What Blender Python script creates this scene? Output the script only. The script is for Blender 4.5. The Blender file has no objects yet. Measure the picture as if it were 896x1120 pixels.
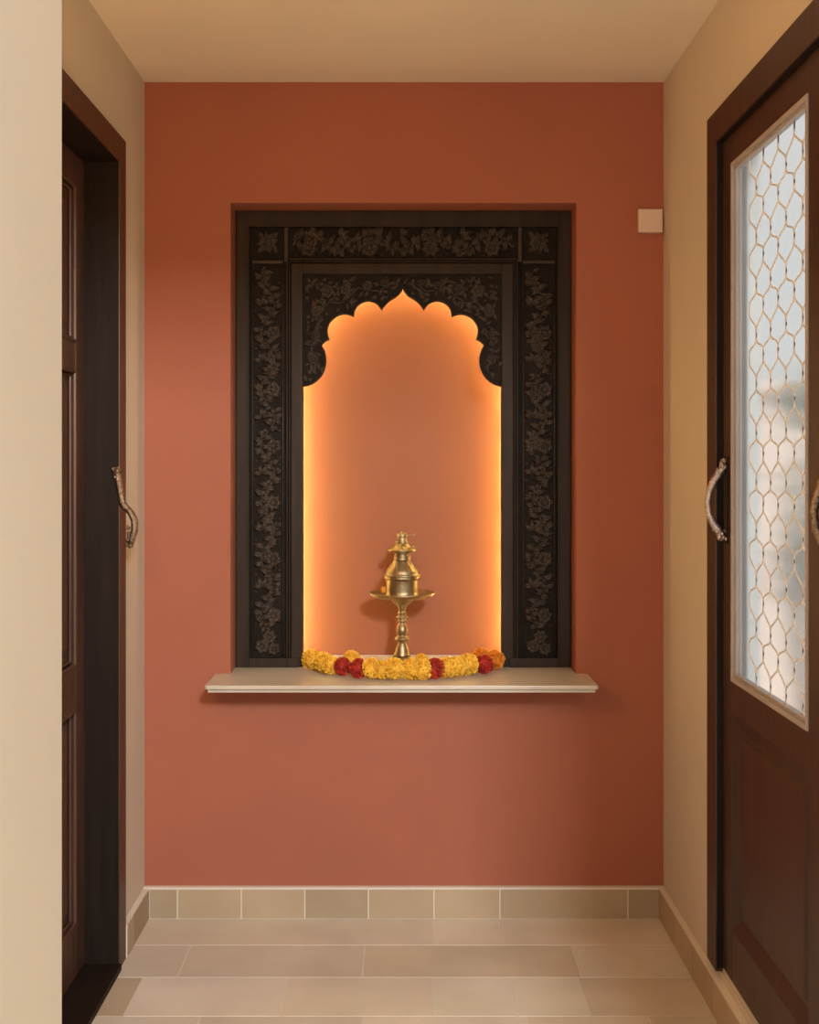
import bpy, bmesh, math, random
from mathutils import Vector, Matrix
random.seed(7)
PI = math.pi
scn = bpy.context.scene
C = scn.collection
F, HX, HY, CZ = 1204.0, 442.0, 508.0, 1.356     # focal length (px), vanishing point, eye height

# ------------------------------------------------------------------ materials
def new_mat(name):
    m = bpy.data.materials.new(name); m.use_nodes = True
    return m, m.node_tree.nodes, m.node_tree.links, m.node_tree.nodes['Principled BSDF']
def mat(name, col, rough=0.5, metal=0.0, var=0.0, scale=6.0, bump=0.0, bscale=40.0, stretch=(1,1,1), spec=0.5, col2=None):
    m, N, L, b = new_mat(name)
    b.inputs['Base Color'].default_value = (*col, 1)
    b.inputs['Roughness'].default_value = rough
    b.inputs['Metallic'].default_value = metal
    b.inputs['Specular IOR Level'].default_value = spec
    tc = N.new('ShaderNodeTexCoord'); mp = N.new('ShaderNodeMapping')
    mp.inputs['Scale'].default_value = stretch
    L.new(tc.outputs['Object'], mp.inputs['Vector'])
    if var > 0 or col2:
        n = N.new('ShaderNodeTexNoise'); n.inputs['Scale'].default_value = scale; n.inputs['Detail'].default_value = 5
        L.new(mp.outputs[0], n.inputs['Vector'])
        r = N.new('ShaderNodeValToRGB')
        a = tuple(c*(1-var) for c in col); z = col2 if col2 else tuple(min(1, c*(1+var)) for c in col)
        r.color_ramp.elements[0].color = (*a, 1); r.color_ramp.elements[1].color = (*z, 1)
        r.color_ramp.elements[0].position = .3; r.color_ramp.elements[1].position = .7
        L.new(n.outputs['Fac'], r.inputs[0]); L.new(r.outputs[0], b.inputs['Base Color'])
    if bump > 0:
        n2 = N.new('ShaderNodeTexNoise'); n2.inputs['Scale'].default_value = bscale; n2.inputs['Detail'].default_value = 4
        L.new(mp.outputs[0], n2.inputs['Vector'])
        bp = N.new('ShaderNodeBump'); bp.inputs['Strength'].default_value = bump; bp.inputs['Distance'].default_value = .004
        L.new(n2.outputs['Fac'], bp.inputs['Height']); L.new(bp.outputs[0], b.inputs['Normal'])
    return m

CREAM = mat('cream_paint', (.655,.58,.465), .8, var=.03, scale=2, bump=.06, bscale=60)
CEIL  = mat('ceiling_paint', (.84,.77,.63), .85, var=.02, scale=2, bump=.05, bscale=50)
RED   = mat('terracotta_paint', (.39,.125,.070), .75, var=.04, scale=2.5, bump=.06, bscale=60)
NICHE = mat('niche_paint', (.33,.108,.048), .7, var=.03, scale=3, bump=.04, bscale=60)
GROUND = mat('recess_shade_ground', (.015,.011,.0075), .7, var=.3, scale=20, spec=.15)  # shade between the carved leaves, put into the ground colour
CARVE = mat('dark_carved_wood', (.045,.032,.022), .45, var=.35, scale=14, bump=.25, bscale=60, stretch=(3,3,.6), spec=.3)
MOULD = mat('dark_moulding_wood', (.032,.020,.012), .55, var=.25, scale=10, bump=.12, bscale=50, stretch=(4,4,.4), spec=.25)
DOORL = mat('brown_door_wood', (.085,.040,.026), .42, var=.3, scale=9, bump=.15, bscale=30, stretch=(5,5,.4))
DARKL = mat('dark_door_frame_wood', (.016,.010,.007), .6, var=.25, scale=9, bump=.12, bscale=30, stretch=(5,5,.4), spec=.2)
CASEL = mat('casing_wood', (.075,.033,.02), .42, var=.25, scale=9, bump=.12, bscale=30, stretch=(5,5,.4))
DOORR = mat('mahogany_door_wood', (.045,.019,.012), .42, var=.3, scale=9, bump=.12, bscale=30, stretch=(5,5,.4))
BEAD  = mat('grey_glazing_bead', (.42,.38,.36), .35, var=.1)
MARB  = mat('pale_marble', (.60,.53,.42), .3, var=.07, scale=5, col2=(.66,.60,.5))
BRASS = mat('aged_brass', (.37,.285,.16), .42, metal=1.0, var=.25, scale=30, bump=.3, bscale=120)
HANDL = mat('antique_handle_metal', (.32,.24,.17), .38, metal=1.0, var=.5, scale=150, bump=.8, bscale=260)
HANDR = mat('silvered_handle_metal', (.55,.49,.47), .3, metal=1.0, var=.4, scale=150, bump=.8, bscale=260)
PLAST = mat('cream_plastic', (.72,.58,.46), .4)
WHITE = mat('white_painted_metal', (.62,.62,.60), .5, var=.05)
GRILL = mat('grille_metal', (.80,.79,.77), .5, var=.1)
YEL   = mat('yellow_marigold', (.88,.50,.04), .8, var=.15, scale=30, col2=(1.0,.66,.08))
ORA   = mat('orange_marigold', (.80,.27,.02), .75, var=.2, scale=30, col2=(.95,.38,.03))
REDF  = mat('red_marigold', (.42,.022,.012), .75, var=.3, scale=30, col2=(.62,.05,.02))
LEAFM = mat('green_leaves', (.06,.11,.045), .6, var=.3)
STEM  = mat('garland_thread', (.45,.35,.18), .8)
STUCCO= mat('pale_pink_stucco', (.80,.66,.60), .9, var=.08, scale=3)
PAVE  = mat('outdoor_paving', (.55,.52,.47), .9, var=.1)
BARK  = mat('bark', (.12,.08,.05), .9, var=.2)

def emis(name, col, s):
    m = bpy.data.materials.new(name); m.use_nodes = True
    N = m.node_tree.nodes; N.clear()
    e = N.new('ShaderNodeEmission'); o = N.new('ShaderNodeOutputMaterial')
    e.inputs[0].default_value = (*col, 1); e.inputs[1].default_value = s
    m.node_tree.links.new(e.outputs[0], o.inputs[0]); return m
LED = emis('warm_led', (1.0, .85, .34), 88)

def glass_mat():
    m, N, L, b = new_mat('textured_glass')
    out = N['Material Output']
    tr = N.new('ShaderNodeBsdfRefraction'); tr.inputs[0].default_value = (.93,.94,.93,1); tr.inputs['Roughness'].default_value = .22; tr.inputs['IOR'].default_value = 1.04
    tl = N.new('ShaderNodeBsdfTranslucent'); tl.inputs[0].default_value = (.9,.92,.92,1)
    gl = N.new('ShaderNodeBsdfGlossy'); gl.inputs['Roughness'].default_value = .08
    mx = N.new('ShaderNodeMixShader'); mx2 = N.new('ShaderNodeMixShader')
    no = N.new('ShaderNodeTexNoise'); no.inputs['Scale'].default_value = 9
    mr = N.new('ShaderNodeMapRange'); mr.inputs[3].default_value = .08; mr.inputs[4].default_value = .2
    L.new(no.outputs['Fac'], mr.inputs[0]); L.new(mr.outputs[0], mx.inputs[0])
    L.new(tr.outputs[0], mx.inputs[1]); L.new(tl.outputs[0], mx.inputs[2])
    mx2.inputs[0].default_value = .06; L.new(mx.outputs[0], mx2.inputs[1]); L.new(gl.outputs[0], mx2.inputs[2])
    L.new(mx2.outputs[0], out.inputs[0]); N.remove(b)
    return m
GLASS = glass_mat()

def floor_mat():
    m, N, L, b = new_mat('stone_tile')
    at = N.new('ShaderNodeAttribute'); at.attribute_name = 'tone'
    n = N.new('ShaderNodeTexNoise'); n.inputs['Scale'].default_value = 4; n.inputs['Detail'].default_value = 6
    tc = N.new('ShaderNodeTexCoord'); L.new(tc.outputs['Object'], n.inputs['Vector'])
    r = N.new('ShaderNodeValToRGB')
    r.color_ramp.elements[0].position = .3; r.color_ramp.elements[0].color = (.66,.63,.54,1)
    r.color_ramp.elements[1].position = .72; r.color_ramp.elements[1].color = (.80,.775,.685,1)
    L.new(n.outputs['Fac'], r.inputs[0])
    mx = N.new('ShaderNodeMix'); mx.data_type = 'RGBA'; mx.blend_type = 'MULTIPLY'; mx.inputs[0].default_value = 1
    L.new(r.outputs[0], mx.inputs[6]); L.new(at.outputs['Color'], mx.inputs[7]); L.new(mx.outputs[2], b.inputs['Base Color'])
    b.inputs['Roughness'].default_value = .5; b.inputs['Specular IOR Level'].default_value = .3
    return m
TILE = floor_mat()
GROUT = mat('pale_grout', (.76,.71,.61), .8)

# ------------------------------------------------------------------ helpers
def bx(bm, x0, x1, y0, y1, z0, z1, bev=0.0):
    b2 = bmesh.new()
    vs = [b2.verts.new((x,y,z)) for x in (x0,x1) for y in (y0,y1) for z in (z0,z1)]
    for f in ((0,1,3,2),(4,6,7,5),(0,4,5,1),(2,3,7,6),(0,2,6,4),(1,5,7,3)):
        b2.faces.new([vs[i] for i in f])
    if bev: bmesh.ops.bevel(b2, geom=b2.edges[:], offset=bev, segments=2, profile=.6, affect='EDGES')
    merge(bm, b2)
def merge(bm, b2, M=None):
    mp = {}
    for v in b2.verts: mp[v] = bm.verts.new(M @ v.co if M else v.co)
    for f in b2.faces:
        try:
            g = bm.faces.new([mp[v] for v in f.verts]); g.smooth = f.smooth; g.material_index = f.material_index
        except ValueError: pass
    b2.free()
def tube(bm, pts, r, seg=8, closed=False, smooth=True):
    P = [Vector(p) for p in pts]; n = len(P); rings = []
    R = r if isinstance(r, (list, tuple)) else [r]*n
    up = Vector((0,0,1)); prev = None
    for i in range(n):
        a = P[(i-1) % n] if closed or i > 0 else P[i]
        b = P[(i+1) % n] if closed or i < n-1 else P[i]
        t = (b-a).normalized()
        if prev is None:
            prev = t.cross(up if abs(t.z) < .9 else Vector((1,0,0))).normalized()
        u = (prev - t*prev.dot(t)).normalized(); w = t.cross(u); prev = u
        rings.append([bm.verts.new(P[i] + (u*math.cos(k*2*PI/seg) + w*math.sin(k*2*PI/seg))*R[i]) for k in range(seg)])
    for i in range(n if closed else n-1):
        A, B = rings[i], rings[(i+1) % n]
        for k in range(seg):
            f = bm.faces.new((A[k], A[(k+1)%seg], B[(k+1)%seg], B[k])); f.smooth = smooth
    if not closed:
        bm.faces.new(rings[0][::-1]); bm.faces.new(rings[-1])
def lathe(bm, prof, cx, cy, seg=40):
    rings = []
    for r, z in prof:
        rings.append([bm.verts.new((cx+r*math.cos(k*2*PI/seg), cy+r*math.sin(k*2*PI/seg), z)) for k in range(seg)])
    for A, B in zip(rings, rings[1:]):
        for k in range(seg):
            f = bm.faces.new((A[k], A[(k+1)%seg], B[(k+1)%seg], B[k])); f.smooth = True
    bm.faces.new(rings[0][::-1]); bm.faces.new(rings[-1])
def sphere(bm, c, r, sc=(1,1,1), sub=2):
    b2 = bmesh.new(); bmesh.ops.create_icosphere(b2, subdivisions=sub, radius=r)
    for f in b2.faces: f.smooth = True
    merge(bm, b2, Matrix.Translation(c) @ Matrix.Diagonal((*sc,1)))
def prism(bm, pts, axis, a, b):
    """outline pts (p,q) extruded along axis from a to b; axis 'y': (x,z), 'z': (x,y)"""
    def P(p, q, t): return (p, t, q) if axis == 'y' else (p, q, t)
    A = [bm.verts.new(P(p,q,a)) for p,q in pts]; B = [bm.verts.new(P(p,q,b)) for p,q in pts]
    bm.faces.new(A); bm.faces.new(B[::-1])
    n = len(pts)
    for i in range(n): bm.faces.new((A[i], B[i], B[(i+1)%n], A[(i+1)%n]))
def obj(name, bm, m, parent=None, fix=True):
    if fix: bmesh.ops.recalc_face_normals(bm, faces=bm.faces[:])
    if parent is not None:
        w = Vector((0,0,0)); p = parent
        while p is not None: w += p.location; p = p.parent
        for v in bm.verts: v.co -= w
    me = bpy.data.meshes.new(name); bm.to_mesh(me); bm.free()
    for mm in (m if isinstance(m, (list,tuple)) else [m]): me.materials.append(mm)
    o = bpy.data.objects.new(name, me); C.objects.link(o)
    if parent is not None: o.parent = parent
    return o
def origin(o, loc):
    loc = Vector(loc)
    o.data.transform(Matrix.Translation(-loc)); o.location = loc; return o
def tag(o, label, cat, group=None, kind=None):
    o['label'] = label; o['category'] = cat
    if group: o['group'] = group
    if kind: o['kind'] = kind
    return o
def thing(name, label, cat, loc, group=None, kind=None):
    o = bpy.data.objects.new(name, None); C.objects.link(o); o.location = loc
    o.empty_display_size = .05
    return tag(o, label, cat, group, kind)

# ------------------------------------------------------------------ the shell
XL, XR, D, HC = -.778, .778, 3.30, 2.502
BACK = -.9                                       # where the corridor opens behind the camera
fx0, fx1, fz1, SH = -.5205, .5170, 2.1400, .729  # recess of the carved frame, shelf level

b = bmesh.new()                                   # terracotta wall with a recess
y1 = 3.445
bx(b, XL-.1, fx0, D, 3.7, 0, HC); bx(b, fx1, XR+.1, D, 3.7, 0, HC)
bx(b, fx0, fx1, D, 3.7, fz1, HC); bx(b, fx0, fx1, D, 3.7, 0, SH-.022)
NX0, NX1, NZ = -.352, .340, 1.965                 # the lit niche is wider than the opening
tag(obj('wall_back', b, RED), 'terracotta red end wall with a framed recess above the marble shelf', 'wall', kind='structure')
LY_ = 3.576
lpx = [(326,738),(326,440),(327,412),(338,392),(338,376),(347,362),(350,342),(364,332),(379,330),(388,318),(402,313),(417,318),(429,306),(440.6,297)]
def arch_path(out, y):
    p = []
    for px, py in lpx:
        cx, cy = 440.6, 430.0
        d = math.hypot(px-cx, min(0, py-cy)); k = 1+out/d
        p.append((cx+(px-cx)*k, py if py > cy else cy+(py-cy)*k))
    p = p + [(2*440.6-a, c) for a, c in p[::-1][1:]]
    w = [((a-HX)*y/F, CZ+(HY-c)*y/F) for a, c in p]
    w[0] = (w[0][0], SH+.001); w[-1] = (w[-1][0], SH+.001)
    return w
b = bmesh.new()
nar = arch_path(4.0, LY_)
prism(b, [(fx0,SH),(fx0,fz1),(fx1,fz1),(fx1,SH)] + nar[::-1], 'y', y1+.012, 3.62)
bx(b, fx0, fx1, 3.62, 3.69, SH, fz1)
tag(obj('wall_niche', b, NICHE), 'orange terracotta inside of the glowing arched niche', 'niche', kind='structure')

# side walls with door openings
LY0, LY1, LZ = 2.13, 2.954, 2.17                  # left door opening
b = bmesh.new()
bx(b, XL-.25, XL, BACK, LY0-.02, 0, HC); bx(b, XL-.25, XL, LY1+.02, D, 0, HC); bx(b, XL-.25, XL, LY0-.02, LY1+.02, LZ+.02, HC)
tag(obj('wall_left', b, CREAM), 'cream painted wall around the left dark panelled door', 'wall', kind='structure')
RY0, RY1, RZ0, RZ1 = 1.90, 2.694, .125, 2.145     # right door opening
b = bmesh.new()
bx(b, XR, XR+.085, .2, RY0-.02, 0, HC); bx(b, XR, XR+.085, RY1+.02, D, 0, HC); bx(b, XR, XR+.085, RY0-.02, RY1+.02, RZ1+.02, HC)
bx(b, XR, XR+.085, RY0-.02, RY1+.02, 0, RZ0-.012)
tag(obj('wall_right', b, CREAM), 'cream painted wall around the glazed wooden door', 'wall', kind='structure')
b = bmesh.new()                                   # the wall end close on the left
bx(b, XL, -.404, .35, 1.305, 0, HC, .006)
tag(obj('wall_front_left', b, CREAM), 'pale wall corner standing close by at the left edge', 'wall', kind='structure')
b = bmesh.new(); bx(b, -1.03, .95, .34, 3.72, HC, HC+.08)
tag(obj('ceiling', b, CEIL), 'plain cream painted ceiling over the entrance corner', 'ceiling', kind='structure')
# floor: one mesh of tiles on grout
def tiles_mesh(rects, z0, z1, gap=.0017, grout=None):
    bm = bmesh.new(); tl = bm.loops.layers.color.new('tone')
    for (a, c, d, e, tone) in rects:
        n0 = len(bm.faces); bx(bm, a+gap, c-gap, d+gap, e-gap, z0, z1, .0009)
        bm.faces.ensure_lookup_table()
        for f in bm.faces[n0:]:
            for l in f.loops: l[tl] = tone
    return bm
joints = {0:[-.69,-.50,-.305,-.11,.085,.28,.475,.68], 1:[-.60,-.11,.47], 2:[-.69,-.305,.075,.28,.46], 3:[-.50,-.10,.30,.60]}
rects = []; yy = 3.3; k = 0
dy = [.195,.195,.205]
while yy > -.9:
    d = dy[k] if k < 3 else .2
    js = joints.get(k) or [(-.6 if k % 2 else -.45)+.4*i for i in range(4)]
    if k == 0: js = [.085,.28]
    xs = [XL] + js + [XR]
    for i in range(len(xs)-1):
        t = random.uniform(.93,1.04); w = random.uniform(.97,1.0)
        tone = (t, t*w, t*w*w, 1)
        if k == 2 and i == 0: tone = (.86,.82,.76,1)
        if k == 1 and i == 2: tone = (.93,.90,.86,1)
        rects.append((xs[i], xs[i+1], yy-d, yy, tone))
    yy -= d; k += 1
bm = tiles_mesh(rects, -.02, 0)
bmg = bmesh.new(); bx(bmg, XL-.25, XR+.1, BACK-.1, 3.4, -.06, -.0012)
for f in bmg.faces: f.material_index = 1
merge(bm, bmg)
tag(obj('floor', bm, [TILE, GROUT]), 'pale beige stone tile floor with thin light joints', 'floor', kind='structure')

# skirtings of stone tiles
def skirt(name, rects3, label):
    bm = bmesh.new(); tl = bm.loops.layers.color.new('tone')
    for (a,c,d,e,z0,z1,mi) in rects3:
        n0 = len(bm.faces); t = random.uniform(.75,.83); bx(bm, a,c,d,e,z0,z1,.0008)
        bm.faces.ensure_lookup_table()
        for f in bm.faces[n0:]:
            f.material_index = mi
            for l in f.loops: l[tl] = (t*1.02,t*.93,t*.83,1)
    tag(obj(name, bm, [TILE, GROUT]), label, 'skirting', kind='structure')
SK, ST = .088, .018
r3 = [(XL, XR, D-ST+.0015, D-.0002, 0, SK+.0060, 1)]
xs = [XL+.002, XL+.014+.0] ; px = [163,194,264,333.5,403,475,547,687,721.5]
sx = [(p-HX)*(D-ST)/F for p in px]
for a, c in zip(sx, sx[1:]): r3.append((a+.0018, c-.0018, D-ST, D-.001, .002, SK, 0))
r3.append((XL, sx[0]-.0018, D-ST, D-.001, .002, SK, 0)); r3.append((sx[-1]+.0018, XR-ST, D-ST, D-.001, .002, SK, 0))
skirt('baseboard_back', r3, 'beige tile skirting along the foot of the red wall')
r3 = []; y = D-ST
while y > LY1+.075:
    y2 = max(y-.19, LY1+.072); r3.append((XL+.0002, XL+ST, y2+.0018, y-.001, .002, SK, 0)); y = y2
r3.append((XL+.0001, XL+ST-.0015, LY1+.072, D-ST, 0, SK+.003, 1))
skirt('baseboard_left', r3, 'short beige tile skirting between left door casing and corner')
r3 = []; y = D-ST
while y > .2:
    y2 = y-.19; r3.append((XR-ST, XR-.0002, y2+.0018, y-.001, .002, SK, 0)); y = y2
r3.append((XR-ST+.0015, XR-.0001, .2, D-ST, 0, SK+.005, 1))
skirt('baseboard_right', r3, 'beige tile skirting running under the right door')

# ------------------------------------------------------------------ marble shelf
def tee(x0, x1, ya, bev):
    return [(x0,D),(x0,ya+bev),(x0+bev,ya),(x1-bev,ya),(x1,ya+bev),(x1,D),(fx1-.001,D),(fx1-.001,3.615),(fx0+.001,3.615),(fx0+.001,D)]
b = bmesh.new(); prism(b, tee(-.566,.552,3.120,.006), 'z', SH-.012, SH)
bmesh.ops.bevel(b, geom=[e for e in b.edges if abs(e.verts[0].co.z-e.verts[1].co.z)<1e-5 and e.verts[0].co.y<D-.0], offset=.0028, segments=3, profile=.5, affect='EDGES')
prism(b, [(-.558,D-.0005),(-.558,3.130),(.544,3.130),(.544,D-.0005)], 'z', SH-.0215, SH-.0119)
shelf = obj('marble_shelf', b, MARB); origin(shelf, (0,3.2,SH-.0215))
tag(shelf, 'long pale marble shelf with a stepped edge under the carved niche', 'shelf')

# ------------------------------------------------------------------ carving elements (plane x,z; relief towards -y)
def leaf(bm, x, z, y, ang, ln, wd, h, bend=0.0, ns=6):
    rows = []
    for i in range(ns+1):
        t = i/ns
        w = wd*.5*(math.sin(PI*min(1, t**.75*.97+.03)))
        a = ang + bend*t
        cx = x + math.cos(ang+bend*t*.5)*ln*t; cz = z + math.sin(ang+bend*t*.5)*ln*t
        nx, nz = -math.sin(a), math.cos(a)
        row = []
        for s, hh in ((-1,0),(-.6,.85),(-.12,1),(0,.45),(.12,1),(.6,.85),(1,0)):
            hz = h*hh*(.35+.65*math.sin(PI*min(1,.1+t*.85)))
            row.append(bm.verts.new((cx+nx*w*s, y-hz, cz+nz*w*s)))
        rows.append(row)
    for A, B in zip(rows, rows[1:]):
        for k in range(6):
            f = bm.faces.new((A[k],B[k],B[k+1],A[k+1])); f.smooth = True
def rosette(bm, x, z, y, r, n=6, h=.008, ph=0.0):
    for i in range(n):
        a = ph + i*2*PI/n
        leaf(bm, x+math.cos(a)*r*.12, z+math.sin(a)*r*.12, y, a, r*.9, r*2.2*math.sin(PI/n)*.95, h)
    for i in range(n):
        a = ph + (i+.5)*2*PI/n
        leaf(bm, x, z, y-.002, a, r*.55, r*.3, h*1.05)
    sphere(bm, (x, y-h*.9, z), r*.22, (1,.55,1), 2)
def vine(bm, pts, r, y):
    tube(bm, [(p[0], y-r*.5, p[1]) for p in pts], r, 6)
def carve_strip(bm, p0, p1, wd, y, wl=.17, h=.008, seed=1, skip=None):
    rnd = random.Random(seed)
    p0 = Vector(p0); p1 = Vector(p1); L = (p1-p0).length; t = (p1-p0)/L; n = Vector((-t.y, t.x))
    base = math.atan2(t.y, t.x); A = wd*.24
    N = int(L/.008); pts = []
    for i in range(N+1):
        s = L*i/N; c = p0 + t*s + n*A*math.sin(s*2*PI/wl); pts.append((c.x, c.y))
    vine(bm, pts, .0045, y-.002)
    nh = int(L/(wl/2)); side = 1
    for k in range(nh):
        s = (k+.5)*wl/2; sg = 1 if math.sin(s*2*PI/wl) > 0 else -1
        c = p0 + t*s - n*wd*.20*sg                   # flower or bud in the hollow of each wave
        if k % 2 == 0: rosette(bm, c.x, c.y, y, wd*.33, rnd.choice((5,6,7)), h, rnd.random())
        else:
            for q in range(4):
                leaf(bm, c.x, c.y, y, base + (1 if sg>0 else -1)*(.5+q*.75)+rnd.uniform(-.2,.2) + (PI if q>1 else 0), wd*.42, wd*.24, h, rnd.uniform(-.8,.8))
    s = .01
    while s < L-.02:                                 # leaves springing from the stem
        sg = 1 if math.sin(s*2*PI/wl) > 0 else -1
        c = p0 + t*s + n*A*math.sin(s*2*PI/wl)
        side = -side
        leaf(bm, c.x, c.y, y, base + side*rnd.uniform(.5,1.1), wd*rnd.uniform(.34,.50), wd*.27, h*rnd.uniform(.8,1.25), side*rnd.uniform(.3,1.1))
        tip = c + n*side*wd*.42
        for _q in range(2): leaf(bm, c.x+t.x*.006*_q, c.y+t.y*.006*_q, y, base + side*(1 if _q else -1)*rnd.uniform(1.2,2.6), wd*rnd.uniform(.24,.36), wd*.20, h*rnd.uniform(.7,1.0), side*rnd.uniform(-.9,.9))
        if rnd.random() < .4: sphere(bm, (c.x+ (p0+t*s+n*wd*.42*side-c).x, y-.002, c.y+(p0+t*s+n*wd*.42*side-c).y), .0045, (1,.8,1), 1)
        s += rnd.uniform(.011,.016)
def clampx(bm, x0, x1, z0, z1):
    for v in bm.verts:
        v.co.x = min(max(v.co.x, x0), x1); v.co.z = min(max(v.co.z, z0), z1)

# ------------------------------------------------------------------ carved frame
FY = 3.400
S = F/FY
def X(px): return (px-HX)*FY/F
def Z(py): return CZ+(HY-py)*FY/F
frame = thing('carved_frame', 'dark carved wooden frame with a cusped arch around the glowing niche', 'frame', (0, 3.42, SH))
OX0, OX1, OZ = fx0+.002, fx1-.002, fz1-.002
def ring(x0, x1, z1, w0, wt, ya, yb, z0=SH+.0005, bev=.002, bottom=0.0):
    bm = bmesh.new()
    bx(bm, x0, x0+w0, ya, yb, z0, z1, bev); bx(bm, x1-w0, x1, ya, yb, z0, z1, bev)
    bx(bm, x0+w0-.001, x1-w0+.001, ya+.0002, yb, z1-wt, z1, bev)
    if bottom: bx(bm, x0+w0-.001, x0+w0+bottom, ya+.0002, yb, z0, z0+.028, bev); bx(bm, x1-w0-bottom, x1-w0+.001, ya+.0002, yb, z0, z0+.028, bev)
    return bm
IX0, IX1 = X(331), X(549)                         # opening
obj('outer_border', ring(OX0, OX1, OZ, .036, .044, FY-.004, 3.443, bottom=.155), MOULD, frame)
bm = ring(OX0+.036, OX1-.036, OZ-.044, .005, .005, FY-.008, 3.43, bev=.0018)
obj('bead_strip', bm, MOULD, frame)
bm = bmesh.new()                                   # ground board of the relief
bx(bm, OX0+.03, IX0-.01, FY+.0155, 3.443, SH+.001, OZ-.03); bx(bm, IX1+.01, OX1-.03, FY+.0155, 3.443, SH+.001, OZ-.03)
bx(bm, IX0-.01, IX1+.01, FY+.0155, 3.443, Z(300), OZ-.03)
obj('backing_board', bm, GROUND, frame)
# inner moulding: two fillets and a flat
mi0, mi1, miz = X(313.5), X(566.5), Z(283)
bm = ring(mi0, mi1, miz, .0045, .0045, FY-.006, 3.43, bev=.0015)
for a in ring(mi0+.0075, mi1-.0075, miz-.0075, .0035, .0035, FY-.003, 3.43, bev=.001),: merge(bm, a)
obj('fillet', bm, MOULD, frame)
wI = IX0-(mi0+.0125)
obj('inner_moulding', ring(mi0+.0125, mi1-.0125, miz-.0125, wI, .034, FY+.002, 3.440, bev=.004), MOULD, frame)
# carved bands
bandx = (X(277), X(308)); bandr = (X(574), X(606)); topz = (Z(281), Z(247))
sepz = Z(286)
def band(seed, xr, name='carved_side_band'):
    bm = bmesh.new(); cx = (xr[0]+xr[1])/2; w = xr[1]-xr[0]
    carve_strip(bm, (cx, SH+.115), (cx, sepz-.012), w, FY+.0165, .175, .0155, seed)
    rosette(bm, cx-.018, SH+.063, FY+.0165, .026, 6, .012, .3); rosette(bm, cx+.019, SH+.055, FY+.0165, .024, 6, .012, .8); rosette(bm, cx+.004, SH+.092, FY+.0165, .026, 7, .012, .1)
    clampx(bm, xr[0], xr[1], SH+.03, sepz)
    tube(bm, [(xr[0]-.003, FY+.010, SH+.032), (xr[0]-.003, FY+.010, sepz+.0)], .0025, 6)
    tube(bm, [(xr[1]+.003, FY+.010, SH+.032), (xr[1]+.003, FY+.010, sepz+.0)], .0025, 6)
    bx(bm, xr[0]-.004, xr[1]+.004, FY+.003, FY+.014, sepz-.006, sepz+.004, .0015)
    obj(name, bm, CARVE, frame)
band(3, bandx); band(5, bandr)
bm = bmesh.new(); tz = (topz[0]+topz[1])/2
carve_strip(bm, (X(320), tz), (X(563), tz), topz[1]-topz[0], FY+.0165, .19, .0155, 11)
clampx(bm, X(317), X(565), topz[0], topz[1])
bx(bm, X(311), X(315), FY+.003, FY+.014, sepz, topz[1]+.004, .0012); bx(bm, X(567), X(571), FY+.003, FY+.014, sepz, topz[1]+.004, .0012)
obj('carved_top_band', bm, CARVE, frame)
for xr in (bandx, bandr):
    bm = bmesh.new(); cx = (xr[0]+xr[1])/2
    rosette(bm, cx, tz, FY+.0165, .036, 8, .012, .2)
    for a in range(4):
        leaf(bm, cx+.022*math.cos(PI/4+a*PI/2), tz+.022*math.sin(PI/4+a*PI/2), FY+.0165, PI/4+a*PI/2, .026, .02, .01)
    clampx(bm, xr[0], xr[1], topz[0]-.004, topz[1])
    obj('corner_rosette', bm, CARVE, frame)
# arch outline (left half in photo pixels, mirrored)
AX = 440.6
def arc3(p, q, m, n=8):
    """arc through p, m, q"""
    ax,ay=p; bx_,by=m; cx,cy=q
    d = 2*(ax*(by-cy)+bx_*(cy-ay)+cx*(ay-by))
    if abs(d) < 1e-6: return [p, q]
    ux = ((ax*ax+ay*ay)*(by-cy)+(bx_*bx_+by*by)*(cy-ay)+(cx*cx+cy*cy)*(ay-by))/d
    uy = ((ax*ax+ay*ay)*(cx-bx_)+(bx_*bx_+by*by)*(ax-cx)+(cx*cx+cy*cy)*(bx_-ax))/d
    r = math.hypot(ax-ux, ay-uy)
    a0 = math.atan2(ay-uy, ax-ux); a1 = math.atan2(by-uy, bx_-ux); a2 = math.atan2(cy-uy, cx-ux)
    def un(a, ref, sg):
        while (a-ref)*sg < 0: a += 2*PI*sg
        return a
    sg = 1 if (un(a1,a0,1) <= un(a2,a0,1)) else -1
    e = un(a2, a0, sg)
    return [(ux+r*math.cos(a0+(e-a0)*i/n), uy+r*math.sin(a0+(e-a0)*i/n)) for i in range(n+1)]
half = []
half += arc3((331.5,422.5),(351,377.5),(355.5,400),12)
half += arc3((351,377.5),(359.6,370.8),(354.4,373.2),4)[1:]
half += arc3((359.6,370.8),(386.6,345.5),(364.5,347.0),14)[1:]
half += arc3((386.6,345.5),(417.3,338.2),(400.5,328.3),14)[1:]
half += arc3((417.3,338.2),(433.5,323.3),(424.0,329.6),6)[1:]
half += arc3((433.5,323.3),(440.6,313.2),(438.0,318.9),5)[1:]
full = half + [(2*AX-p[0], p[1]) for p in half[::-1][1:]]
arch = [(X(p), Z(q)) for p, q in full]
arch[0] = (IX0-.004, arch[0][1]); arch[-1] = (IX1+.004, arch[-1][1])
sp = [(IX0-.004, Z(299))] + arch + [(IX1+.004, Z(299))]
bm = bmesh.new(); prism(bm, sp, 'y', FY+.010, 3.440)
scw = obj('arch_spandrel', bm, GROUND, frame)
bm = bmesh.new(); tube(bm, [(x, FY+.0095, z+.0) for x, z in arch[1:-1]], .0032, 6)
obj('arch_edge', bm, MOULD, scw)
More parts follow.
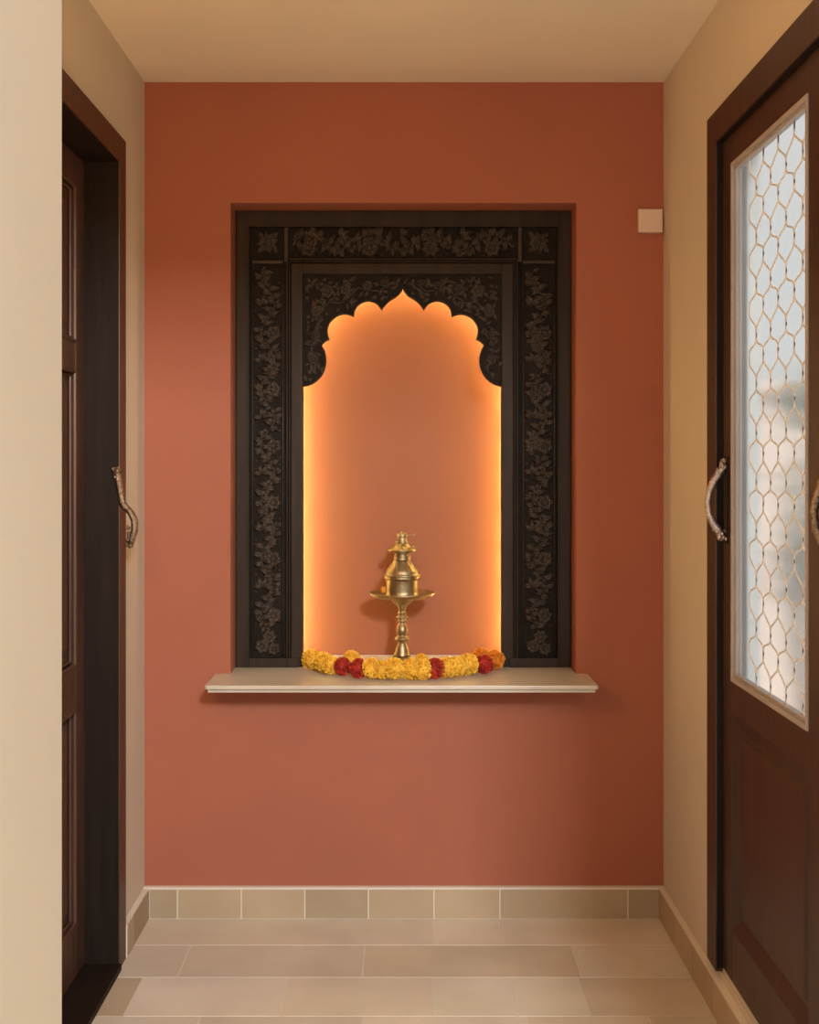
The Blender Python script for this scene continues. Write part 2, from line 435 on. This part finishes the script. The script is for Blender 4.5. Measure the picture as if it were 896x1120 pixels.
# carving on the spandrel
def inside(x, z, poly):
    c = False; n = len(poly)
    for i in range(n):
        x1,z1 = poly[i]; x2,z2 = poly[(i+1)%n]
        if (z1 > z) != (z2 > z) and x < (x2-x1)*(z-z1)/(z2-z1)+x1: c = not c
    return c
def dist(x, z, poly):
    m = 9
    for i in range(len(poly)):
        a = Vector(poly[i]); d = Vector(poly[(i+1)%len(poly)])-a; p = Vector((x,z))-a
        t = max(0, min(1, p.dot(d)/max(1e-9, d.dot(d)))); m = min(m, (p-d*t).length)
    return m
for sgn in (-1, 1):
    bm = bmesh.new(); rnd = random.Random(21+sgn)
    def mx(px): return X(px) if sgn < 0 else X(2*AX-px)
    stem = [(mx(p), Z(q)) for p, q in ((428,309),(415,318),(403,317),(392,314),(382,324),(372,331),(360,330),(352,338),(349,350),(343,362),(341,376),(344,390),(342,404))]
    vine(bm, stem, .0030, FY+.011)
    for (p, q, r) in ((402,312,7),(378,316,8),(358,318,9.5),(346,340,8),(343,393,7.5),(345,366,6.5),(420,309,5.5)):
        rosette(bm, mx(p), Z(q), FY+.011, r/S, 6, .011, rnd.random())
    n = 0
    while n < 120:
        x = X(rnd.uniform(332,440)) if sgn < 0 else X(rnd.uniform(441,548)); z = Z(rnd.uniform(301,420))
        a = rnd.uniform(0, 2*PI); ln = rnd.uniform(.018,.032)
        ex, ez = x+math.cos(a)*ln, z+math.sin(a)*ln
        if inside(x, z, sp) and inside(ex, ez, sp) and dist(x, z, sp) > .007 and dist(ex, ez, sp) > .005:
            leaf(bm, x, z, FY+.011, a, ln, .015, .009, rnd.uniform(-.9,.9)); n += 1
    obj('spandrel_carving', bm, CARVE, frame)

# ------------------------------------------------------------------ LED strip behind the frame
core = arch_path(2.6, LY_); core[0] = (core[0][0], SH+.004); core[-1] = (core[-1][0], SH+.004)
bm = bmesh.new(); tube(bm, [(x, LY_, z) for x, z in core], .0032, 6)
led = obj('led_strip', bm, LED); origin(led, (0, 3.576, SH+.004))
tag(led, 'warm glowing light strip hidden behind the arch edge of the frame', 'light strip')

# ------------------------------------------------------------------ brass lamp
LX, LYY = (440-HX)*3.44/F, 3.44
lamp = thing('brass_oil_lamp', 'tall brass oil lamp with bell body and wide plate, standing on the marble shelf', 'lamp', (LX, LYY, SH))
K = F/3.44*6.59
def zz(y): return SH+(1036-y)/K
def lp(name, prof, m=BRASS, seg=40):
    bm = bmesh.new(); lathe(bm, [(r/K, zz(y)) for r, y in prof], LX, LYY, seg); return obj(name, bm, m, lamp)
lp('base', [(10,1036),(112,1036),(116,1026),(108,1014),(98,1006),(94,996),(74,988),(66,980),(62,972),(50,966),(10,964)])
lp('stem', [(8,968),(60,966),(64,958),(54,950),(56,938),(48,928),(50,918),(40,908),(42,898),(31,888),(28,872),(34,864),(50,856),(56,845),(50,834),(36,826),(34,818),
            (40,806),(43,785),(41,765),(33,748),(24,736),(22,726),(34,720),(36,713),(26,708),(28,698),(44,694),(46,687),(28,681),(26,670),(34,664),(34,657),(24,652),(24,640),(32,634),(28,624),(38,612),(44,600),(8,598)])
lp('plate', [(8,604),(46,602),(70,586),(82,568),(92,560),(150,554),(196,548),(222,536),(236,520),(237,512),(228,510),(214,522),(185,534),(130,538),(8,538)], seg=56)
lp('oil_vessel', [(8,540),(122,538),(124,530),(116,522),(115,500),(116,450),(119,425),(122,415),(130,410),(133,402),(126,396),(133,390),(131,380),(121,374),(122,366),(108,345),(94,325),(78,305),(66,290),(60,276),(8,276)])
lp('neck', [(8,280),(62,279),(64,270),(56,264),(62,256),(62,248),(54,243),(56,232),(64,226),(8,224)])
lp('roof', [(8,226),(66,226),(98,215),(106,208),(102,200),(84,190),(66,178),(58,165),(48,158),(8,156)])
lp('finial', [(5,160),(46,158),(48,150),(38,143),(40,132),(32,124),(36,112),(38,100),(33,88),(20,80),(12,74),(5,70)], seg=24)
bm = bmesh.new()
def LP(cx, y, dy=0): return (LX+(cx-395)/K, LYY+dy, zz(y))
tube(bm, [LP(330,186), LP(315,198), LP(298,212), LP(280,228)], [12/K,11/K,8/K,2/K], 8)
obj('spout', bm, BRASS, lamp)
bm = bmesh.new(); tube(bm, [LP(460,188), LP(478,184), LP(490,190), LP(494,205)], [14/K,11/K,8/K,3/K], 8)
obj('spout', bm, BRASS, lamp)
bm = bmesh.new(); tube(bm, [LP(410,92), LP(440,99), LP(465,99), LP(482,101), LP(487,92), LP(484,86)], [4/K,3.2/K,3/K,3/K,3/K,2/K], 6)
obj('wire_hook', bm, BRASS, lamp)

# ------------------------------------------------------------------ marigolds
def flower_mesh(seed, R=.03, n=300):
    bm = bmesh.new(); rnd = random.Random(seed)
    sphere(bm, (0,0,0), R*.80, (1,1,.92), 2)
    g = PI*(3-math.sqrt(5))
    for i in range(n):
        zc = 1-2*(i+.5)/n; th = g*i
        nrm = Vector((math.sqrt(1-zc*zc)*math.cos(th), math.sqrt(1-zc*zc)*math.sin(th), zc))
        nrm = (nrm + Vector([rnd.uniform(-.08,.08) for _ in range(3)])).normalized()
        u = nrm.cross(Vector((0,0,1)) if abs(nrm.z) < .9 else Vector((1,0,0))).normalized()
        u = Matrix.Rotation(rnd.uniform(0, PI), 3, nrm) @ u; w = nrm.cross(u)
        s = R*rnd.uniform(.08,.12); r0 = R*.74; r1 = R*rnd.uniform(.93,1.08)
        rows = []
        for (rr, ww, dd) in ((r0,.6,0),(r0+(r1-r0)*.6,1.0,.15),(r1,1.05,.5)):
            rows.append([bm.verts.new(nrm*(rr - abs(k)*R*.03*(rnd.random()+.5)) + u*s*ww*k + w*s*dd*(1-.6*abs(k))) for k in (-1,0,1)])
        for A, B in zip(rows, rows[1:]):
            for k in range(2): bm.faces.new((A[k],A[k+1],B[k+1],B[k]))
    for v in bm.verts: v.co.z *= .98
    me = bpy.data.meshes.new('marigold'); bm.to_mesh(me); bm.free(); return me
meshes = {}
for nm, m in (('yellow', YEL), ('orange', ORA), ('red', REDF)):
    meshes[nm] = []
    for q in range(2):
        me = flower_mesh(q+hash(nm[0])%1 + (5 if nm=='red' else 0)); me.materials.append(m); meshes[nm].append(me)
gar = thing('marigold_garland', 'yellow and red marigold garland curved on the shelf in front of the brass lamp', 'garland', (0, 3.24, SH))
def gpos(px, py, r):       # flower resting on the shelf, centre seen at (px, py_bottom)
    y = (CZ-SH)*F/(py-HY)
    return ((px-HX)*y/F, y, SH+r)
fl = [  # px centre, py of contact, radius m, colour, lift, dy
 (339,731.5,.0275,'yellow'), (346,733.5,.028,'yellow'), (355,736.0,.0280,'yellow'), (362,738.0,.026,'yellow'),
 (374.5,739.3,.0255,'red'), (385,737.5,.0275,'yellow','b'), (392.5,741.8,.0265,'red'), (407,742.9,.0285,'yellow'), (417,743.2,.026,'yellow'),
 (431.5,743.8,.0305,'yellow'), (450,743.8,.029,'yellow'), (463,743.6,.028,'yellow'), (461,738,.0235,'yellow','b'), (475.5,742.8,.0285,'red'),
 (489,741.8,.0290,'yellow'), (499,740.8,.0285,'yellow'), (512,738.8,.0300,'yellow'), (529.5,737.3,.0265,'red'), (526,733,.0265,'orange','b'), (542,732.5,.0275,'orange')]
ctr = []
for i, f in enumerate(fl):
    px, py, r, c = f[:4]; r *= 1.10
    x, y, z = gpos(px, py, r*1.01)
    if len(f) > 4: y += .030; z += .006; x = (px-HX)*y/F
    if i in (0,): x = max(x, IX0+r*.9)
    o = bpy.data.objects.new('marigold', meshes[c][i % 2]); C.objects.link(o); o.parent = gar
    o.location = (x-gar.location.x, y-gar.location.y, z-gar.location.z)
    o.scale = (r/.03*random.uniform(.92,.98), r/.03, r/.03*random.uniform(.97,1.03)); o.rotation_euler = (random.uniform(-.5,.5), random.uniform(-.4,.4), random.uniform(0,6))
    if c != 'yellow': o['label'] = {'red':'deep red marigold','orange':'orange marigold'}[c]
    ctr.append((x,y,z))
bm = bmesh.new(); tube(bm, ctr[:5]+ctr[6:12]+ctr[13:18]+[ctr[19]], .0015, 6); obj('thread', bm, STEM, gar)
# small blossom on the lamp plate
o = bpy.data.objects.new('orange_blossom', meshes['orange'][0]); C.objects.link(o)
bl = (LX-135/K, LYY-.028, zz(524)+.0115)
me = bpy.data.meshes.new('orange_blossom'); bm = bmesh.new()
for i in range(14):
    a = i*2.4; ln = .010+.009*(i/14)
    sphere(bm, (math.cos(a)*.0045, math.sin(a)*.0045, -.008+ln*.9), .0052, (.8,.8,1.6), 1)
bm.to_mesh(me); bm.free(); me.materials.append(ORA); o.data = me; o.location = bl
tag(o, 'small orange blossom resting on the left of the brass plate', 'flower')

# ------------------------------------------------------------------ plastic box on the wall
bm = bmesh.new(); x0, x1 = (698.5-HX)/F*3.28, (725.0-HX)/F*3.28; z1 = CZ+(HY-228.5)/F*3.28; z0 = CZ+(HY-254)/F*3.28
bx(bm, x0, x1, 3.278, 3.3, z0, z1, .003)
jb = obj('junction_box', bm, PLAST); origin(jb, ((x0+x1)/2, 3.299, (z0+z1)/2))
jb2 = bmesh.new(); bx(jb2, x0+.004, x1-.004, 3.2765, 3.2785, z0+.012, z1-.004, .0007); obj('cover', jb2, PLAST, jb)
tag(jb, 'small cream plastic box high on the red wall by the corner', 'junction box')

# ------------------------------------------------------------------ left door
d1 = thing('door_1', 'dark brown panelled wooden door in the left cream wall', 'door', (XL, (LY0+LY1)/2, 0), kind='structure')
CP = .015
bm = bmesh.new()
bx(bm, XL-.02, XL+CP, LY1, LY1+.068, .0, 2.242, .002); bx(bm, XL-.02, XL+CP, LY0-.068, LY0, .0, 2.242, .002)
bx(bm, XL-.02, XL+CP, LY0-.001, LY1+.001, LZ, 2.242, .002)
obj('casing', bm, CASEL, d1)
bm = bmesh.new()
bx(bm, XL-.20, XL+CP-.003, LY1-.002, LY1+.018, 0, LZ+.018); bx(bm, XL-.20, XL+CP-.003, LY0-.018, LY0+.002, 0, LZ+.018)
bx(bm, XL-.20, XL+CP-.003, LY0, LY1, LZ-.002, LZ+.018)
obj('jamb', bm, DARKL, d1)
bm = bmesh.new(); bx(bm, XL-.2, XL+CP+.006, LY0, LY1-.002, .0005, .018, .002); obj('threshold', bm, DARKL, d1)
def panel_leaf(xf, sg, y0, y1, z0, z1, panels, yst0, yst1, th, m, parent, mpanel=None, name='panel'):
    """leaf with its room face at xf; sg = +1 when the body goes to larger x"""
    def B(bm, xa, xb, *a, **k):
        A_, B_ = xf+sg*xa, xf+sg*xb; bx(bm, min(A_,B_), max(A_,B_), *a, **k)
    bm = bmesh.new(); B(bm, 0, th, y0, y0+yst0, z0, z1, .0015); obj('stile', bm, m, parent)
    bm = bmesh.new(); B(bm, 0, th, y1-yst1, y1, z0, z1, .0015); obj('stile', bm, m, parent)
    zs = [z0] + [z for p in panels for z in p] + [z1]
    for i in range(0, len(zs), 2):
        bm = bmesh.new(); B(bm, .0006, th-.001, y0+yst0-.001, y1-yst1+.001, zs[i], zs[i+1], .0012); obj('rail', bm, m, parent)
    return B
LXF = XL-.078
B = panel_leaf(LXF, -1, LY0+.004, LY1-.003, .020, LZ-.004, [(.155,.715),(.83,1.60),(1.675,2.085)], .085, .080, .04, DOORL, d1)
for (za, zb) in [(.155,.715),(.83,1.60),(1.675,2.085)]:
    ya, yb_ = LY0+.089, LY1-.083
    bm = bmesh.new()
    B(bm, .018, .030, ya, yb_, za, zb)
    # raised field
    A1 = [(LXF-.018, y, z) for y, z in ((ya+.03,za+.03),(yb_-.03,za+.03),(yb_-.03,zb-.03),(ya+.03,zb-.03))]
    A2 = [(LXF-.006, y, z) for y, z in ((ya+.055,za+.055),(yb_-.055,za+.055),(yb_-.055,zb-.055),(ya+.055,zb-.055))]
    V1 = [bm.verts.new(v) for v in A1]; V2 = [bm.verts.new(v) for v in A2]
    bm.faces.new(V2)
    for i in range(4): bm.faces.new((V1[i], V1[(i+1)%4], V2[(i+1)%4], V2[i]))
    p = obj('panel', bm, DOORL, d1)
    bm = bmesh.new(); e = .008
    for rr, off in ((.006,.003),(.004,.012)):
        tube(bm, [(LXF-off, y, z) for y, z in ((ya+off,za+off),(yb_-off,za+off),(yb_-off,zb-off),(ya+off,zb-off))], rr, 8, closed=True, smooth=False)
    obj('panel_moulding', bm, DOORL, p)
def orn(bm, c, r, seed, n=9):
    rnd = random.Random(seed)
    for i in range(n):
        p = Vector(c)+Vector([rnd.uniform(-1,1)*r*.75 for _ in range(3)])
        sphere(bm, p, r*rnd.uniform(.35,.6), (1,1,1.3), 1)
# left handle on the casing edge
yh = LY1+.006
def hp(px, py, y): return ((px-HX)*y/F, y, CZ+(HY-py)*y/F)
bm = bmesh.new()
base = [hp(127.5,514,2.945), hp(129.5,525,2.945), hp(132,538,2.945), hp(134,550,2.942), hp(137,555,2.938), hp(143.5,561,2.93), hp(147.3,570,2.925), hp(147.3,580,2.925), hp(144.5,589,2.928), hp(142,595,2.93)]
tube(bm, base, [.011,.010,.009,.0095,.010,.009,.0095,.0095,.009,.010], 10)
orn(bm, hp(127.5,515,2.945), .012, 1, 12); orn(bm, hp(128.5,522,2.943), .008, 2, 6); orn(bm, hp(136,554,2.938), .009, 3, 8); orn(bm, hp(143,586,2.93), .009, 4, 12); orn(bm, hp(142,594,2.93), .010, 5, 10)
orn(bm, hp(141.5,577,2.93), .006, 8, 6)
h1 = obj('door_handle', bm, HANDL, d1); h1['label'] = 'antique scrolled metal handle'

# ------------------------------------------------------------------ right glazed door
d2 = thing('door_2', 'dark mahogany door with a textured glass pane in the right cream wall', 'door', (XR, (RY0+RY1)/2, RZ0), kind='structure')
bm = bmesh.new(); RT = 2.223
bx(bm, XR-CP, XR+.02, RY1, RY1+.080, RZ0-.01, RT, .002); bx(bm, XR-CP, XR+.02, RY0-.08, RY0, RZ0-.01, RT, .002); bx(bm, XR-CP, XR+.02, RY0-.001, RY1+.001, RZ1, RT, .002)
obj('casing', bm, DOORR, d2)
bm = bmesh.new()
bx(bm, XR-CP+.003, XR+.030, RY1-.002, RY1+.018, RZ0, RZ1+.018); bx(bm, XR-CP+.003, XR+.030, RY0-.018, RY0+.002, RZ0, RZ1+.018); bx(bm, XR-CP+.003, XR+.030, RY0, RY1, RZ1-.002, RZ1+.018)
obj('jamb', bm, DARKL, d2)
bm = bmesh.new()
bx(bm, XR+.031, XR+.090, RY1-.014, RY1+.018, RZ0, RZ1+.018,.001); bx(bm, XR+.031, XR+.090, RY0-.018, RY0+.014, RZ0, RZ1+.018,.001); bx(bm, XR+.031, XR+.090, RY0, RY1, RZ1-.014, RZ1+.018,.001)
bx(bm, XR+.056, XR+.064, RY1-.022, RY1-.013, RZ0, RZ1,.001)
obj('outer_frame', bm, WHITE, d2)
bm = bmesh.new(); bx(bm, XR+.002, XR+.095, RY0, RY1, RZ0-.012, RZ0-.001, .001); obj('sill', bm, MARB, d2)
RXF = XR+.0015
GY0, GY1, GZ0, GZ1 = 2.130, 2.596, .853, 2.060
y0, y1r = RY0+.003, RY1-.003
B = panel_leaf(RXF, 1, y0, y1r, RZ0+.002, RZ1-.003, [(.250,.765),(GZ0-.012,GZ1+.012)], GY0-.008-y0, y1r-(GY1+.022), .036, DOORR, d2)
yst_a, yst_b = GY0-.008, GY1+.022
# lower panel
za, zb = .250, .765
bm = bmesh.new(); B(bm, .020, .028, yst_a, yst_b, za, zb)
V1 = [bm.verts.new((RXF+.001, y, z)) for y, z in ((yst_a,za),(yst_b,za),(yst_b,zb),(yst_a,zb))]
V2 = [bm.verts.new((RXF+.017, y, z)) for y, z in ((yst_a+.035,za+.035),(yst_b-.035,za+.035),(yst_b-.035,zb-.035),(yst_a+.035,zb-.035))]
V3 = [bm.verts.new((RXF+.017, y, z)) for y, z in ((yst_a+.045,za+.045),(yst_b-.045,za+.045),(yst_b-.045,zb-.045),(yst_a+.045,zb-.045))]
V4 = [bm.verts.new((RXF+.010, y, z)) for y, z in ((yst_a+.052,za+.052),(yst_b-.052,za+.052),(yst_b-.052,zb-.052),(yst_a+.052,zb-.052))]
for A_, B_ in ((V1,V2),(V2,V3),(V3,V4)):
    for i in range(4): bm.faces.new((A_[i], A_[(i+1)%4], B_[(i+1)%4], B_[i]))
bm.faces.new(V4)
obj('lower_panel', bm, DOORR, d2, fix=False)
# glazing bead
bm = bmesh.new()
def rect_ring(bm, ya, yb, za, zb, w, xa, xb, bev=.001):
    bx(bm, xa, xb, ya, ya+w, za, zb, bev); bx(bm, xa, xb, yb-w, yb, za, zb, bev); bx(bm, xa, xb, ya+w-.001, yb-w+.001, za, za+w, bev); bx(bm, xa, xb, ya+w-.001, yb-w+.001, zb-w, zb, bev)
rect_ring(bm, yst_a, yst_b, GZ0-.012, GZ1+.012, .010, RXF-.003, RXF+.02)
rect_ring(bm, yst_a+.010, yst_b-.010, GZ0-.002, GZ1+.002, .008, RXF+.004, RXF+.02)
bd = obj('glazing_bead', bm, BEAD, d2); bd['label'] = 'light grey glazing bead'
bm = bmesh.new(); bx(bm, RXF+.012, RXF+.016, yst_a+.012, yst_b-.012, GZ0, GZ1)
gp = obj('glass_pane', bm, GLASS, d2); gp['label'] = 'softly blurring textured glass pane'
# scale lattice behind the glass: staggered ogee cells
bm = bmesh.new(); PW, PH = .096, .110; xg = RXF+.0115
nc = 6; y00 = GY0-.02
for c in range(nc*2):
    yc = y00 + c*PW/2
    # each wavy vertical line between cells
    pts = []
    z = GZ0-.09; i = 0
    while z < GZ1+.09:
        ph = (z-GZ0)/PH + (.0)
        w = max(-1, min(1, 1.9*math.sin(2*PI*ph) + .35*math.sin(4*PI*ph)))
        off = w*PW*.25*(1 if c % 2 else -1)
        pts.append((xg, yc+off, z)); z += PH/14
    pts = [p for p in pts if GZ0+.002 < p[2] < GZ1-.002 and yst_a+.012 < p[1] < 2.53 and yc < 2.50]
    run = []
    for p in pts + [None]:
        if p and (not run or (Vector(p)-Vector(run[-1])).length < .03): run.append(p)
        else:
            if len(run) > 3: tube(bm, run, .0022, 6)
            run = [p] if p else []
lat = obj('scale_lattice', bm, GRILL, d2); lat['label'] = 'pale fish scale lattice across the glass'
# handles
def pull(y, zt, seed, m=HANDR):
    bm = bmesh.new(); xf = RXF
    P = [(xf-.004,y,zt),(xf-.016,y,zt-.016),(xf-.031,y+.002,zt-.038),(xf-.042,y+.003,zt-.062),(xf-.047,y+.003,zt-.090),(xf-.045,y+.002,zt-.115),(xf-.037,y,zt-.138),(xf-.024,y,zt-.156),(xf-.006,y,zt-.172)]
    tube(bm, P, [.009,.010,.0095,.008,.0072,.0072,.008,.010,.009], 10)
    orn(bm, (xf-.008,y,zt+.002), .011, seed, 12); orn(bm, (xf-.020,y,zt-.018), .009, seed+1, 8); orn(bm, (xf-.012,y,zt-.172), .012, seed+2, 14); orn(bm, (xf-.024,y,zt-.155), .010, seed+3, 9)
    orn(bm, (xf-.044,y+.002,zt-.124), .006, seed+4, 6)
    h = obj('door_handle', bm, m, d2); h['label'] = 'silvery ornate pull handle'
    bm = bmesh.new(); bx(bm, xf-.004, xf+.001, y-.012, y+.012, zt-.19, zt+.02, .0015); obj('handle_plate', bm, DARKL, h)
pull(2.655, 1.356, 30); pull(1.965, 1.362, 50, HANDL)

# ------------------------------------------------------------------ outside, seen through the pane
bm = bmesh.new(); bx(bm, XR+.09, 7, -2, 9, -.12, -.06)
tag(obj('paving', bm, PAVE), 'pale outdoor paving beyond the glazed door', 'paving', kind='structure')
bm = bmesh.new(); bx(bm, 1.35, 4.8, 6.2, 6.5, -.06, 1.75); bx(bm, 1.30, 4.85, 6.15, 6.55, 1.75, 1.83, .01)
tag(obj('garden_wall', bm, STUCCO), 'pale pink stucco garden wall seen dimly through the glass', 'wall', kind='structure')
tree = thing('shrub', 'leafy shrub seen blurred through the textured glass', 'shrub', (1.62, 4.3, -.06))
bm = bmesh.new()
for i in range(7):
    a = i*.9; tube(bm, [(1.62+.02*math.cos(a),4.3+.02*math.sin(a),-.06),(1.62+.12*math.cos(a),4.3+.12*math.sin(a),.9),(1.62+.1*math.cos(a),4.3+.15*math.sin(a),1.35+.1*(i%3))], [.014,.01,.004], 6)
obj('stem', bm, BARK, tree)
bm = bmesh.new(); rnd = random.Random(4)
for i in range(900):
    a = rnd.uniform(0,6.28); cl = rnd.choice([(0,0,.95,.16),(.05,.05,1.25,.14),(-.02,.1,1.6,.12),(.08,-.1,1.42,.1),(.05,.15,1.05,.18)])
    c = Vector((1.62+cl[0],4.3+cl[1],cl[2])) + Vector([rnd.gauss(0,cl[3]*.5) for _ in range(3)])
    d = Vector([rnd.uniform(-1,1) for _ in range(3)]).normalized(); u = d.orthogonal().normalized(); s = rnd.uniform(.02,.035)
    v = [bm.verts.new(p) for p in (c, c+d*s+u*s*.4, c+d*s*2.1, c+d*s-u*s*.4)]; bm.faces.new(v)
obj('foliage', bm, LEAFM, tree)

# ------------------------------------------------------------------ light
w = bpy.data.worlds.new('sky'); scn.world = w; w.use_nodes = True
bg = w.node_tree.nodes['Background']; bg.inputs[0].default_value = (.97,.98,1.0,1); bg.inputs[1].default_value = .85
def area(name, loc, tgt, sx, sy, col, e):
    l = bpy.data.lights.new(name, 'AREA'); l.shape = 'RECTANGLE'; l.size = sx; l.size_y = sy; l.color = col; l.energy = e
    o = bpy.data.objects.new(name, l); C.objects.link(o); o.location = loc
    o.rotation_euler = (Vector(tgt)-Vector(loc)).to_track_quat('-Z','Y').to_euler(); return o
# daylight through the opening behind the viewer, from the right
area('daylight', (1.22, -3.2, 3.4), (-.2, 3.3, 1.0), .45, .55, (.93,.97,1.0), 272)
sn = bpy.data.lights.new('sun', 'SUN'); sn.energy = 3.0; sn.angle = .02; sn.color = (1.0,.93,.82)
so = bpy.data.objects.new('sun', sn); C.objects.link(so); so.rotation_euler = Vector((.30,.50,-.85)).to_track_quat('-Z','Y').to_euler()
# added warm fill light, unseen behind the near wall corner on the left
pl_ = bpy.data.lights.new('warm_fill', 'POINT'); pl_.shadow_soft_size = .10; pl_.color = (1.0,.51,.17); pl_.energy = 18
po = bpy.data.objects.new('warm_fill', pl_); C.objects.link(po); po.location = (-.60, 1.52, 1.65)

# ------------------------------------------------------------------ camera
cam = bpy.data.cameras.new('camera'); co = bpy.data.objects.new('camera', cam); C.objects.link(co)
co.location = (0, 0, CZ); co.rotation_euler = (PI/2, 0, 0)
cam.sensor_fit = 'AUTO'; cam.sensor_width = 36; cam.lens = F/1120*36
cam.shift_x = (448-HX)/1120; cam.shift_y = -(560-HY)/1120
cam.clip_start = .02
scn.camera = co
scn.view_settings.view_transform = 'Standard'; scn.view_settings.look = 'None'
scn.view_settings.exposure = 0; scn.view_settings.gamma = 1; scn.view_settings.use_curve_mapping = False
